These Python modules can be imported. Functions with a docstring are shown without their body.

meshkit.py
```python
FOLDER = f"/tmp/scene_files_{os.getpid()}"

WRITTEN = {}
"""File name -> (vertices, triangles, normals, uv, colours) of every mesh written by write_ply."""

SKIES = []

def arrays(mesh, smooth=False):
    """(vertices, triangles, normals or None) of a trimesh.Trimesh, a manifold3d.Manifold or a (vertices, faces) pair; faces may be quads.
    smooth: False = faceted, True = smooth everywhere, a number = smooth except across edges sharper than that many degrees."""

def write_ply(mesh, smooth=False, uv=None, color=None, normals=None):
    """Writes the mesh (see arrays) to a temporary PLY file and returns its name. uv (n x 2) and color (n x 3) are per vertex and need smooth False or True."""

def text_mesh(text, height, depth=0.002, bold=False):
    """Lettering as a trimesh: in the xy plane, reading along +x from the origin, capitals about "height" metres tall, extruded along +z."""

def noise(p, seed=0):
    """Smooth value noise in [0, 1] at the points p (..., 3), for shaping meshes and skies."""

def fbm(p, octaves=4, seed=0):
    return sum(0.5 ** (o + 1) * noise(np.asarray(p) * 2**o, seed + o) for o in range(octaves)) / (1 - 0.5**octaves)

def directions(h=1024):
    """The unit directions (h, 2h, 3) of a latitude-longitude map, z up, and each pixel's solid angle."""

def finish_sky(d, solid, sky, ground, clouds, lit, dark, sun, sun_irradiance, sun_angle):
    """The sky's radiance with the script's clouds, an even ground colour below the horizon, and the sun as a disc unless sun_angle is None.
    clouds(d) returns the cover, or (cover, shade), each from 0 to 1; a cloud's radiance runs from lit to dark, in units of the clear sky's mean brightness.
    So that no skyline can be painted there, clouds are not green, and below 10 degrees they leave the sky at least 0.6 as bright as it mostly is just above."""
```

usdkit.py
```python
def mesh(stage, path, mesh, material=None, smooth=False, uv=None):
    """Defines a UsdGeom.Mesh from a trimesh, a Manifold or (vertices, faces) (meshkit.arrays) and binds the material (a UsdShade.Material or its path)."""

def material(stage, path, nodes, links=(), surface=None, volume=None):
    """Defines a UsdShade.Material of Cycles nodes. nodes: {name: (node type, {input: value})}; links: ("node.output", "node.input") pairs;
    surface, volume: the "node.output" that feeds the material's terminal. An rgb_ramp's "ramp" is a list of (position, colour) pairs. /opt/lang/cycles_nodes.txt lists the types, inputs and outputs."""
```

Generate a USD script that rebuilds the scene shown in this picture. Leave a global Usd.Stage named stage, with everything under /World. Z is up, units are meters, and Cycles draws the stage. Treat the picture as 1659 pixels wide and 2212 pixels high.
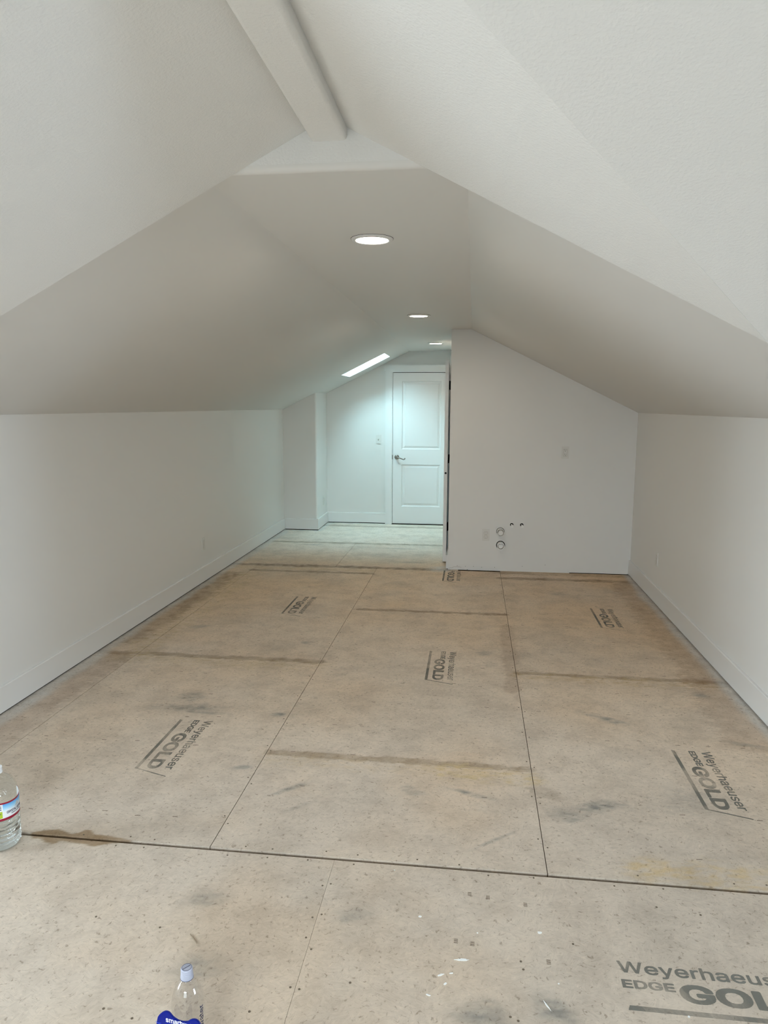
import math, random
import numpy as np, trimesh, shapely
from shapely.geometry import Polygon, box as sbox
from shapely.ops import unary_union
import usdkit, meshkit
from pxr import Usd, UsdGeom, UsdLux, UsdShade, Sdf, Gf, Vt

stage = Usd.Stage.CreateInMemory()
UsdGeom.SetStageUpAxis(stage, 'Z'); UsdGeom.SetStageMetersPerUnit(stage, 1.0)
world = UsdGeom.Xform.Define(stage, '/World'); stage.SetDefaultPrim(world.GetPrim())
rng = np.random.default_rng(7)

# ------------------------------------------------------------------ camera
W, H, F = 1659, 2212, 1563.7
PITCH, YAW, ROLL, EYE = 0.1459, 0.1218, 0.0036, 1.6
cam = UsdGeom.Camera.Define(stage, '/World/camera')
fwd = np.array([-math.sin(YAW)*math.cos(PITCH), math.cos(YAW)*math.cos(PITCH), -math.sin(PITCH)])
rt = np.array([math.cos(YAW), math.sin(YAW), 0.0]); up = np.cross(rt, fwd)
R_ = rt*math.cos(ROLL)+up*math.sin(ROLL); U_ = -rt*math.sin(ROLL)+up*math.cos(ROLL)
cam.AddTransformOp().Set(Gf.Matrix4d(*R_, 0, *U_, 0, *(-fwd), 0, 0, 0, EYE, 1))
cam.CreateHorizontalApertureAttr(20.955); cam.CreateVerticalApertureAttr(20.955*H/W)
cam.CreateFocalLengthAttr(F/W*20.955); cam.CreateClippingRangeAttr(Gf.Vec2f(0.02, 200))
cam.CreateExposureAttr(0.04)

# ------------------------------------------------------------------ daylight
def rect_light(name, pos, facing, upv, w, h, color, radiance):
    """area light standing in for daylight outside a window; facing = direction the light travels"""
    l = UsdLux.RectLight.Define(stage, '/World/' + name)
    z = -np.array(facing, float); z /= np.linalg.norm(z)
    x = np.cross(np.array(upv, float), z); x /= np.linalg.norm(x); y = np.cross(z, x)
    l.AddTransformOp().Set(Gf.Matrix4d(*x, 0, *y, 0, *z, 0, *pos, 1))
    l.CreateWidthAttr(w); l.CreateHeightAttr(h); l.CreateColorAttr(Gf.Vec3f(*color)); l.CreateIntensityAttr(radiance)
# radiance of each source of light, as RGB: right, left and back panels are added, standing in for daylight at unseen windows
LI = {'dome': (.10, .12, .14), 'right_sky': (21, 26, 30.5), 'right_low': (21, 27, 34), 'left_sky': (35, 41.5, 47), 'left_low': (19.5, 23, 25.8), 'back_sky': (42, 48.5, 53), 'back_low': (4.2, 5.0, 5.4), 'skylight': (20.5, 34.5, 38.5), 'lamp': (130, 116, 95)}
def rgb_light(name, key, pos, facing, upv, w, h):
    m_ = max(LI[key])
    if m_ > 0: rect_light(name, pos, facing, upv, w, h, tuple(c/m_ for c in LI[key]), m_)
sky = UsdLux.DomeLight.Define(stage, '/World/sky'); sky.CreateColorAttr(Gf.Vec3f(*LI['dome'])); sky.CreateIntensityAttr(1.0)
rgb_light('daylight_right', 'right_sky', (5.45, .77, 2.15), (-1, 0, -.85), (0, 0, 1), 2.0, 1.4)
rgb_light('daylight_left', 'left_sky', (-6.37, .77, 2.15), (1, 0, -.85), (0, 0, 1), 2.0, 1.4)
rgb_light('daylight_back', 'back_sky', (-.46, -4.6, 2.5), (0, 1, -.30), (0, 0, 1), 3.0, 1.3)
rgb_light('groundlight_right', 'right_low', (9.0, .77, .95), (-1, 0, 0), (0, 0, 1), 3.2, 1.3)
rgb_light('groundlight_left', 'left_low', (-5.80, .77, 1.15), (1, 0, 0), (0, 0, 1), 1.5, 1.2)
rgb_light('groundlight_back', 'back_low', (-.46, -3.0, 1.15), (0, 1, 0), (0, 0, 1), 1.8, .8)
rgb_light('daylight_skylight', 'skylight', (-1.68, 8.42, 3.40), (.12, 0, -1), (0, 1, 0), 2.0, 2.6)
SKYN = np.array([.491, 0, -1]); SKYN /= np.linalg.norm(SKYN)          # into the room, normal to the left roof slope

# ------------------------------------------------------------------ helpers
used = {}
def numbered(parent, name):
    k = used.get((parent, name), 0); used[(parent, name)] = k+1
    return name if k == 0 else f'{name}_{k:03d}'
def put(prim, **kw):
    for k, v in kw.items():
        if v: prim.SetCustomDataByKey(k, v)
def obj(name, mesh, mat, parent='/World', smooth=False, **kw):
    path = f'{parent}/{numbered(parent, name)}'
    m = usdkit.mesh(stage, path, mesh, mat, smooth=smooth)
    put(m.GetPrim(), **kw); return path
def thing(name, loc=(0, 0, 0), rz=0, **kw):
    path = '/World/' + numbered('/World', name)
    x = UsdGeom.Xform.Define(stage, path); x.AddTranslateOp().Set(Gf.Vec3d(*map(float, loc)))
    if rz: x.AddRotateZOp().Set(float(rz))
    put(x.GetPrim(), **kw); return path
def cat(ms): return trimesh.util.concatenate(ms)
def bx(x0, x1, y0, y1, z0, z1):
    m = trimesh.creation.box([x1-x0, y1-y0, z1-z0]); m.apply_translation([(x0+x1)/2, (y0+y1)/2, (z0+z1)/2]); return m
def extr(poly, t):
    if not isinstance(poly, Polygon) and not hasattr(poly, 'geoms'): poly = Polygon(poly)
    gs = getattr(poly, 'geoms', [poly])
    return cat([trimesh.creation.extrude_polygon(g, t, engine='earcut') for g in gs])
def xz(poly, y0, y1):
    """polygon in (x, z), extruded along y"""
    m = extr(poly, y1-y0); v = m.vertices.copy(); m.vertices = np.c_[v[:, 0], y0+v[:, 2], v[:, 1]]; m.invert(); return m
def yz(poly, x0, x1):
    m = extr(poly, x1-x0); v = m.vertices.copy(); m.vertices = np.c_[x0+v[:, 2], v[:, 0], v[:, 1]]; return m
def slab(poly, zf, t):
    """polygon in plan; underside follows zf(x, y)"""
    m = extr(poly, t); v = m.vertices.copy(); v[:, 2] += zf(v[:, 0], v[:, 1]); m.vertices = v; return m
def lathe(prof, n=40):
    return trimesh.creation.revolve(np.array(prof, float), sections=n)
def tube(pts, r, n=12):
    pts = np.array(pts, float); rr = np.broadcast_to(r, len(pts)); V = []; Fc = []
    t = np.gradient(pts, axis=0); t /= np.linalg.norm(t, axis=1)[:, None]
    ref = np.array([0, 0, 1.0]) if abs(t[0][2]) < .9 else np.array([0, 1.0, 0])
    for i in range(len(pts)):
        a = np.cross(t[i], ref); a /= np.linalg.norm(a); b = np.cross(t[i], a)
        for k in range(n):
            th = 2*math.pi*k/n; V.append(pts[i]+rr[i]*(math.cos(th)*a+math.sin(th)*b))
    for i in range(len(pts)-1):
        for k in range(n):
            p, q = i*n+k, i*n+(k+1) % n; Fc += [[p, q, q+n], [p, q+n, p+n]]
    V += [pts[0], pts[-1]]; e = len(V)
    for k in range(n): Fc += [[e-2, (k+1) % n, k], [e-1, (len(pts)-1)*n+k, (len(pts)-1)*n+(k+1) % n]]
    m = trimesh.Trimesh(np.array(V), np.array(Fc), process=False); m.fix_normals(); return m
def rot(m, ax, deg, at=(0, 0, 0)):
    m.apply_transform(trimesh.transformations.rotation_matrix(math.radians(deg), ax, at)); return m
def mv(m, x, y, z): m.apply_translation([x, y, z]); return m
def rbox(x0, x1, z0, z1, y0, y1, r, bev=.0015):
    """rounded plate in xz with a bevelled front (front = y0, the smaller y)"""
    P = sbox(x0+r, z0+r, x1-r, z1-r).buffer(r, 4)
    return cat([xz(P, y0+bev, y1), xz(P.buffer(-bev), y0, y0+bev+1e-5)])
def text_shape(text, h, grow=0.0, bold=False):
    m = meshkit.text_mesh(text, h, 0.002, bold)
    tri = m.triangles[m.face_normals[:, 2] > .5]
    s = unary_union([Polygon(t[:, :2]).buffer(1e-5) for t in tri])
    return s.buffer(grow) if grow else s
def fit_to(s, x0, x1, y0, y1):
    a = s.bounds
    return shapely.affinity.affine_transform(s, [(x1-x0)/(a[2]-a[0]), 0, 0, (y1-y0)/(a[3]-a[1]), x0-a[0]*(x1-x0)/(a[2]-a[0]), y0-a[1]*(y1-y0)/(a[3]-a[1])])
import shapely.affinity

# ------------------------------------------------------------------ materials
LOOK = '/World/Looks'
def mat(name, color, rough=.5, metal=0.0, bump=None, spec=.5, **extra):
    n = {'p': ('principled_bsdf', {'base_color': color, 'roughness': rough, 'metallic': metal, 'specular_ior_level': spec, **extra})}; l = []
    if bump:
        sc, st, dist = bump
        n['g'] = ('geometry', {}); n['t'] = ('noise_texture', {'scale': sc, 'detail': 1.0, 'roughness': .5})
        n['b'] = ('bump', {'strength': st, 'distance': dist})
        l = [('g.position', 't.vector'), ('t.fac', 'b.height'), ('b.normal', 'p.normal')]
    return usdkit.material(stage, f'{LOOK}/{name}', n, l, surface='p.BSDF')
WALLC = (.80, .79, .765)
M = {}
M['wall'] = mat('wall_paint', WALLC, .62, spec=.3)
M['ceil'] = mat('ceiling_paint', (.80, .79, .765), .66, bump=(135, .55, .0020), spec=.3)
M['ceil_far'] = mat('ceiling_paint_smooth', (.745, .73, .70), .55, spec=.35)  # untextured, a little darker and warmer than the front ceiling
M['trim'] = mat('trim_enamel', (.83, .825, .81), .32)
M['door'] = mat('door_enamel', (.83, .83, .82), .38)
M['plastic'] = mat('white_plastic', (.74, .725, .69), .35)
M['pvc'] = mat('white_pvc', (.90, .89, .87), .3)
M['slot'] = mat('dark_slot', (.03, .025, .02), .7)
M['seam'] = mat('seam_dark', (.035, .025, .018), .9)
M['edgewood'] = mat('board_edge_wood', (.16, .10, .05), .9)
M['nickel'] = mat('satin_nickel', (.30, .28, .25), .32, metal=1.0)
M['bronze'] = mat('dark_bronze', (.03, .028, .025), .45, metal=.6)
M['hole'] = mat('dark_void', (.02, .018, .015), .9)
M['ringtrim'] = mat('light_trim', (.78, .78, .76), .4)
M['paintdrop'] = mat('white_paint_drop', (.86, .86, .84), .35)
M['splinter'] = mat('splinter_wood', (.28, .22, .15), .8)
M['nail'] = mat('fastener_head', (.15, .115, .08), .7)
M['tick'] = mat('printed_tick', (.20, .15, .11), .9)
M['lens'] = usdkit.material(stage, f'{LOOK}/lamp_lens', {'e': ('emission', {'color': tuple(c/max(max(LI['lamp']), 1e-6) for c in LI['lamp']), 'strength': max(LI['lamp'])})}, [], surface='e.emission')
M['blue'] = mat('blue_gloss_card', (.0005, .009, .19), .38, spec=.22)
M['blue_dark'] = mat('blue_card_edge', (.002, .012, .2), .4)
M['ink_white'] = mat('white_print', (.85, .87, .9), .4)
M['ink_navy'] = mat('navy_print', (.03, .04, .09), .4)
M['capsilver'] = mat('silver_cap', (.40, .415, .50), .38, metal=.1)
M['capwhite'] = mat('white_cap', (.85, .86, .87), .35)
M['l_red'] = mat('label_red', (.30, .005, .03), .35)
M['l_white'] = mat('label_white', (.80, .82, .84), .35)
M['l_green'] = mat('label_green', (.42, .55, .03), .4)
M['l_grey'] = mat('label_grey', (.55, .58, .60), .4)
M['l_sky'] = usdkit.material(stage, f'{LOOK}/label_sky', {'g': ('geometry', {}), 's': ('separate_xyz', {}), 'r': ('map_range', {'from_min': .158, 'from_max': .186}),
    'c': ('rgb_ramp', {'ramp': [(0, (.75, .85, .92)), (.35, (.35, .66, .90)), (1, (.02, .30, .72))]}), 'p': ('principled_bsdf', {'roughness': .35})},
    [('g.position', 's.vector'), ('s.z', 'r.value'), ('r.result', 'c.fac'), ('c.color', 'p.base_color')], surface='p.BSDF')
def clear(name, tint, rough=.03, bump=None):
    n = {'t': ('transparent_bsdf', {'color': tint}), 'g': ('glossy_bsdf', {'color': (1, 1, 1), 'roughness': rough}), 'lw': ('layer_weight', {'blend': .5}), 'pw': ('math', {'math_type': 'power', 'value2': 4.0}), 'f': ('math', {'math_type': 'multiply_add', 'value2': .6, 'value3': .065}), 'm': ('mix_closure', {})}
    l = [('lw.facing', 'pw.value1'), ('pw.value', 'f.value1'), ('f.value', 'm.fac'), ('t.BSDF', 'm.closure1'), ('g.BSDF', 'm.closure2')]
    if bump:
        n['gg'] = ('geometry', {}); n['nz'] = ('noise_texture', {'scale': bump[0], 'detail': 2.0}); n['b'] = ('bump', {'strength': bump[1], 'distance': bump[2]})
        l += [('gg.position', 'nz.vector'), ('nz.fac', 'b.height'), ('b.normal', 'g.normal')]
    return usdkit.material(stage, f'{LOOK}/{name}', n, l, surface='m.closure')
M['pet'] = clear('clear_bottle', (.925, .925, .925))
M['jug'] = clear('clear_jug', (.93, .95, .95), .04, bump=(60, .7, .006))
M['pane'] = clear('window_pane', (.95, .97, .97))
M['water'] = usdkit.material(stage, f'{LOOK}/water', {'p': ('principled_bsdf', {'base_color': (.92, .95, .95), 'roughness': 0.0, 'ior': 1.33, 'transmission_weight': 1.0})}, [], surface='p.BSDF')
# faded ink stamped on the boards
M['stamp'] = usdkit.material(stage, f'{LOOK}/stamp_ink', {
    'g': ('geometry', {}), 'mp': ('mapping', {'mapping_type': 'texture', 'scale': (1/60.0, 1/9.0, 1.0), 'rotation': (0, 0, .4)}), 'n': ('noise_texture', {'scale': 1.0, 'detail': 5.0, 'roughness': .65}),
    'n2': ('noise_texture', {'scale': 6.0, 'detail': 2.0}), 'add': ('math', {'math_type': 'multiply_add', 'value2': .55}),
    'r': ('rgb_ramp', {'ramp': [(.0, (.05, .05, .05)), (.62, (.22, .22, .22)), (.80, (.72, .72, .72)), (1, (.9, .9, .9))]}),
    't': ('transparent_bsdf', {}), 'd': ('principled_bsdf', {'base_color': (.235, .228, .20), 'roughness': .8, 'specular_ior_level': .2}), 'm': ('mix_closure', {})},
    [('g.position', 'mp.vector'), ('mp.vector', 'n.vector'), ('g.position', 'n2.vector'), ('n.fac', 'add.value1'), ('n2.fac', 'add.value3'), ('add.value', 'r.fac'), ('r.color', 'm.fac'), ('d.BSDF', 'm.closure1'), ('t.BSDF', 'm.closure2')], surface='m.closure')

# oriented strand board: three layers of flakes lying at different angles, a vertex tint for stains, wear and some painted light
def osb():
    n = {'g': ('geometry', {}), 'oi': ('object_info', {}), 'k': ('math', {'math_type': 'multiply', 'value2': 53.0}), 'cx': ('combine_xyz', {}), 'va': ('vector_math', {'math_type': 'add'}),
         'wn': ('noise_texture', {'scale': 7.0, 'detail': 1.0}), 'ws': ('vector_math', {'math_type': 'scale', 'scale': .05}), 'vw': ('vector_math', {'math_type': 'add'}),
         'tint': ('attribute', {'attribute': 'tint'}), 'p': ('principled_bsdf', {'roughness': .72, 'specular_ior_level': .25})}
    l = [('oi.random', 'k.value1'), ('k.value', 'cx.x'), ('k.value', 'cx.y'), ('g.position', 'va.vector1'), ('cx.vector', 'va.vector2'),
         ('va.vector', 'wn.vector'), ('wn.color', 'ws.vector1'), ('va.vector', 'vw.vector1'), ('ws.vector', 'vw.vector2')]
    angs = (.35, -.5, 1.25)
    n['m0'], n['m1'], n['m2'] = [('mapping', {'mapping_type': 'texture', 'rotation': (0, 0, q), 'scale': (1/38, 1/150, 1.0)}) for q in angs]
    l += [('vw.vector', f'm{i}.vector') for i in range(3)]
    # which flake direction shows
    n['sel'] = ('voronoi_texture', {'scale': 34.0}); n['sc'] = ('separate_color', {})
    n['g1'] = ('math', {'math_type': 'greater_than', 'value2': .4}); n['g2'] = ('math', {'math_type': 'greater_than', 'value2': .72})
    n['q1'] = ('mix_vector', {}); n['q2'] = ('mix_vector', {}); n['v'] = ('voronoi_texture', {'scale': 1.0}); n['s2'] = ('separate_color', {})
    n['sc2'] = ('vector_math', {'math_type': 'multiply', 'vector2': (1.5, 2.2, 1.0)}); n['f2'] = ('noise_texture', {'scale': 1.0, 'detail': 3.0, 'roughness': .6})
    l += [('vw.vector', 'sel.vector'), ('sel.color', 'sc.color'), ('sc.r', 'g1.value1'), ('sc.r', 'g2.value1'), ('g1.value', 'q1.fac'), ('m0.vector', 'q1.a'), ('m1.vector', 'q1.b'),
          ('g2.value', 'q2.fac'), ('q1.result', 'q2.a'), ('m2.vector', 'q2.b'), ('q2.result', 'v.vector'), ('v.color', 's2.color'), ('q2.result', 'sc2.vector1'), ('sc2.vector', 'f2.vector')]
    n['rs'] = ('rgb_ramp', {'ramp': [(0, (.925, .92, .915)), (.3, (.98, .978, .975)), (.7, (1.0, 1.0, 1.0)), (1, (1.03, 1.027, 1.022))]})
    n['rf'] = ('rgb_ramp', {'ramp': [(0, (.45, .41, .38)), (.27, (.62, .58, .55)), (.34, (.95, .947, .944)), (.5, (1.0, 1.0, 1.0)), (1, (1.05, 1.05, 1.05))]})
    n['big'] = ('noise_texture', {'scale': 6.0, 'detail': 4.0, 'roughness': .74}); n['rb'] = ('rgb_ramp', {'ramp': [(0, (.74, .735, .74)), (.38, (.88, .872, .865)), (.54, (1, 1, 1)), (1, (1.14, 1.125, 1.11))]})
    n['fl'] = ('noise_texture', {'scale': 62.0, 'detail': 2.0, 'roughness': .7, 'distortion': .6}); n['rl'] = ('rgb_ramp', {'ramp': [(0, (.52, .48, .45)), (.30, (.66, .63, .60)), (.37, (.93, .925, .92)), (.46, (1, 1, 1)), (.62, (1.0, 1.0, 1.0)), (.72, (1.08, 1.075, 1.07)), (1, (1.12, 1.12, 1.11))]})
    for a in ('x1', 'x2', 'x3', 'x4'): n[a] = ('mix_color', {'blend_type': 'multiply', 'fac': 1.0, 'use_clamp': False})
    n['bp'] = ('bump', {'strength': .35, 'distance': .0012})
    l += [('s2.r', 'rs.fac'), ('f2.fac', 'rf.fac'), ('va.vector', 'big.vector'), ('big.fac', 'rb.fac'), ('tint.color', 'x1.a'), ('rs.color', 'x1.b'), ('x1.result', 'x2.a'), ('rf.color', 'x2.b'),
          ('x2.result', 'x3.a'), ('rb.color', 'x3.b'), ('va.vector', 'fl.vector'), ('fl.fac', 'rl.fac'), ('x3.result', 'x4.a'), ('rl.color', 'x4.b'), ('x4.result', 'p.base_color'), ('f2.fac', 'bp.height')]
    return usdkit.material(stage, f'{LOOK}/strand_board', n, l, surface='p.BSDF')
M['osb'] = osb()

# ------------------------------------------------------------------ the room's measures
XL, XR, ZK, ZKR, XCL, XC, ZF = -2.407, 1.5046, 1.552, 1.547, -.857, -.035, 2.313
Y0, YE, YB, YF, XB, XP = 2.31, 7.025, 9.069, 9.731, -1.97, -.2236
XRG, ZRG, PF = -.46, 2.465, .515                     # ridge of the front vault
VX, VZ, DP = .859, 1.786, .44                        # foot of the wing's valley
Y1 = 2.338                                           # open joint between the two floors of boards
WL, WR = XL-.012, XR+.012                            # wall faces behind the baseboards
def S(**k): return dict(kind='structure', **k)
front = lambda x, y: ZRG - PF*np.abs(x-XRG)
pl = (ZF-ZK)/(XCL-XL); pr = (ZF-ZKR)/(XR-XC)
left_rear = lambda x, y: ZK + pl*(x-XL)
right_rear = lambda x, y: ZKR + pr*(XR-x)

# ------------------------------------------------------------------ floor of strand boards
floor = thing('floor', label='worn oriented strand board subfloor stamped with grey lettering', category='floor', kind='structure')
obj('floor_deck', bx(-5.7, 4.8, -2.9, YF+.1, -.12, -.0125), M['edgewood'], floor)
S0, S1, S2 = -2.1357, -.9243, .2871
fb = lambda P, s, o=4, seed=0: meshkit.fbm(np.c_[P*s, np.zeros(len(P))], o, seed)
def seg_d(P, a, b):
    a, b = np.array(a, float), np.array(b, float); d = b-a; t = np.clip(((P-a)@d)/(d@d), 0, 1); return np.linalg.norm(P-(a+t[:, None]*d), axis=1), t
sm = lambda x, a, b: np.clip((x-a)/(b-a), 0, 1)**2*(3-2*np.clip((x-a)/(b-a), 0, 1))
# (from, to, halfwidth, strength, colour): water stains and sanded filler along the butt joints
STAINS = [((-2.40, 4.30), (-.93, 4.30), .035, .55, (.20, .135, .075)), ((-2.40, 4.22), (-.93, 4.20), .10, .30, (.46, .36, .20)),
          ((-.92, 3.09), (.285, 3.075), .030, .60, (.27, .19, .115)), ((-.1, 3.02), (.28, 2.99), .075, .55, (.56, .43, .22)), ((-.9, 3.03), (-.1, 3.02), .07, .22, (.55, .42, .25)),
          ((-.86, 5.51), (.27, 5.51), .030, .60, (.22, .145, .085)), ((.30, 4.265), (1.47, 4.26), .030, .55, (.22, .145, .08)), ((.30, 4.22), (1.47, 4.2), .08, .40, (.47, .34, .17)),
          ((.30, 6.73), (1.47, 6.73), .05, .6, (.16, .10, .05)), ((.30, 6.98), (1.47, 6.98), .09, .45, (.24, .15, .07)), ((-2.4, 6.99), (-.25, 7.0), .055, .65, (.17, .12, .08)), ((-2.12, 6.74), (-.95, 6.74), .04, .55, (.20, .14, .085)),
          ((-2.3, 6.86), (-.95, 6.86), .07, .35, (.48, .37, .2)), ((-2.3, 8.25), (-.26, 8.25), .05, .55, (.22, .17, .11)), ((-2.0, 9.46), (-.26, 9.46), .06, .5, (.24, .18, .12)),
          ((.62, 2.42), (1.30, 2.40), .085, .6, (.60, .45, .25)), ((.295, 2.9), (.36, 2.86), .05, .3, (.2, .15, .1)),
          ((-2.33, 4.6), (-2.30, 6.5), .13, .55, (.20, .135, .07)), ((-2.14, 4.35), (-2.1, 6.6), .13, .35, (.46, .35, .18)), ((-2.30, 2.5), (-2.28, 4.2), .13, .35, (.26, .17, .11)),
          ((1.42, 4.3), (1.42, 6.6), .16, .35, (.26, .16, .085)), ((1.36, 3.5), (1.38, 4.2), .14, .3, (.28, .18, .11)), ((-.25, 4.9), (.28, 5.1), .02, .0, (0, 0, 0)), ((.255, 4.0), (.27, 5.2), .05, .3, (.24, .15, .09))]
WET = [[(-1.645, 2.335), (-1.615, 2.354), (-1.578, 2.37), (-1.533, 2.382), (-1.497, 2.369), (-1.47, 2.36), (-1.447, 2.369), (-1.43, 2.393), (-1.406, 2.39), (-1.38, 2.366), (-1.316, 2.365), (-1.256, 2.355), (-1.194, 2.338), (-1.4, 2.33), (-1.6, 2.33)],
       [(-1.618, 2.345), (-1.6, 2.311), (-1.575, 2.32), (-1.541, 2.298), (-1.507, 2.291), (-1.492, 2.296), (-1.488, 2.313), (-1.449, 2.31), (-1.393, 2.306), (-1.35, 2.294), (-1.308, 2.316), (-1.262, 2.331), (-1.3, 2.345)]]
# grey boot scuffs: (centre, half length, half width, angle)
SCUFFS = [((-1.47, 3.52), .20, .06, .1, .6), ((-1.52, 3.66), .10, .08, .2, .5), ((-.98, 3.50), .05, .03, .2, .8), ((-1.0, 2.93), .06, .022, .3, .75), ((-.74, 2.78), .13, .025, .75, .7), ((-.66, 2.66), .1, .02, .7, .4), ((-.23, 2.83), .07, .05, -.6, .55),
          ((.01, 2.84), .13, .022, -.35, .65), ((.72, 3.66), .16, .05, -.5, .75), ((.52, 2.80), .14, .06, .35, .75), ((.42, 2.72), .1, .06, .2, .5), ((1.33, 3.45), .12, .03, -.25, .7), ((1.30, 4.05), .07, .07, 0, .55), ((.10, 4.60), .075, .06, .1, .6),
          ((-.76, 1.78), .09, .075, .5, .5), ((-.84, 2.07), .10, .06, .2, .4), ((-.34, 2.06), .07, .05, .1, .4), ((.05, 1.72), .10, .085, -.4, .6), ((.255, 1.76), .09, .06, -.7, .6), ((.12, 2.53), .14, .012, .7, .5), ((-1.3, 1.55), .06, .05, 0, .3), ((-.40, 1.62), .05, .05, 0, .35),
          ((-1.1, 4.65), .07, .04, -.4, .55), ((-1.95, 4.9), .10, .05, .6, .5), ((.75, 6.2), .12, .1, 0, .35), ((-.75, 8.0), .3, .05, 0, .4), ((-1.8, 8.1), .2, .05, 0, .35), ((-1.1, 7.6), .3, .04, .3, .25), ((-.6, 7.3), .3, .05, .1, .3), ((.9, 2.9), .18, .12, .3, .3), ((-1.35, 3.47), .16, .02, .0, .5)]
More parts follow.
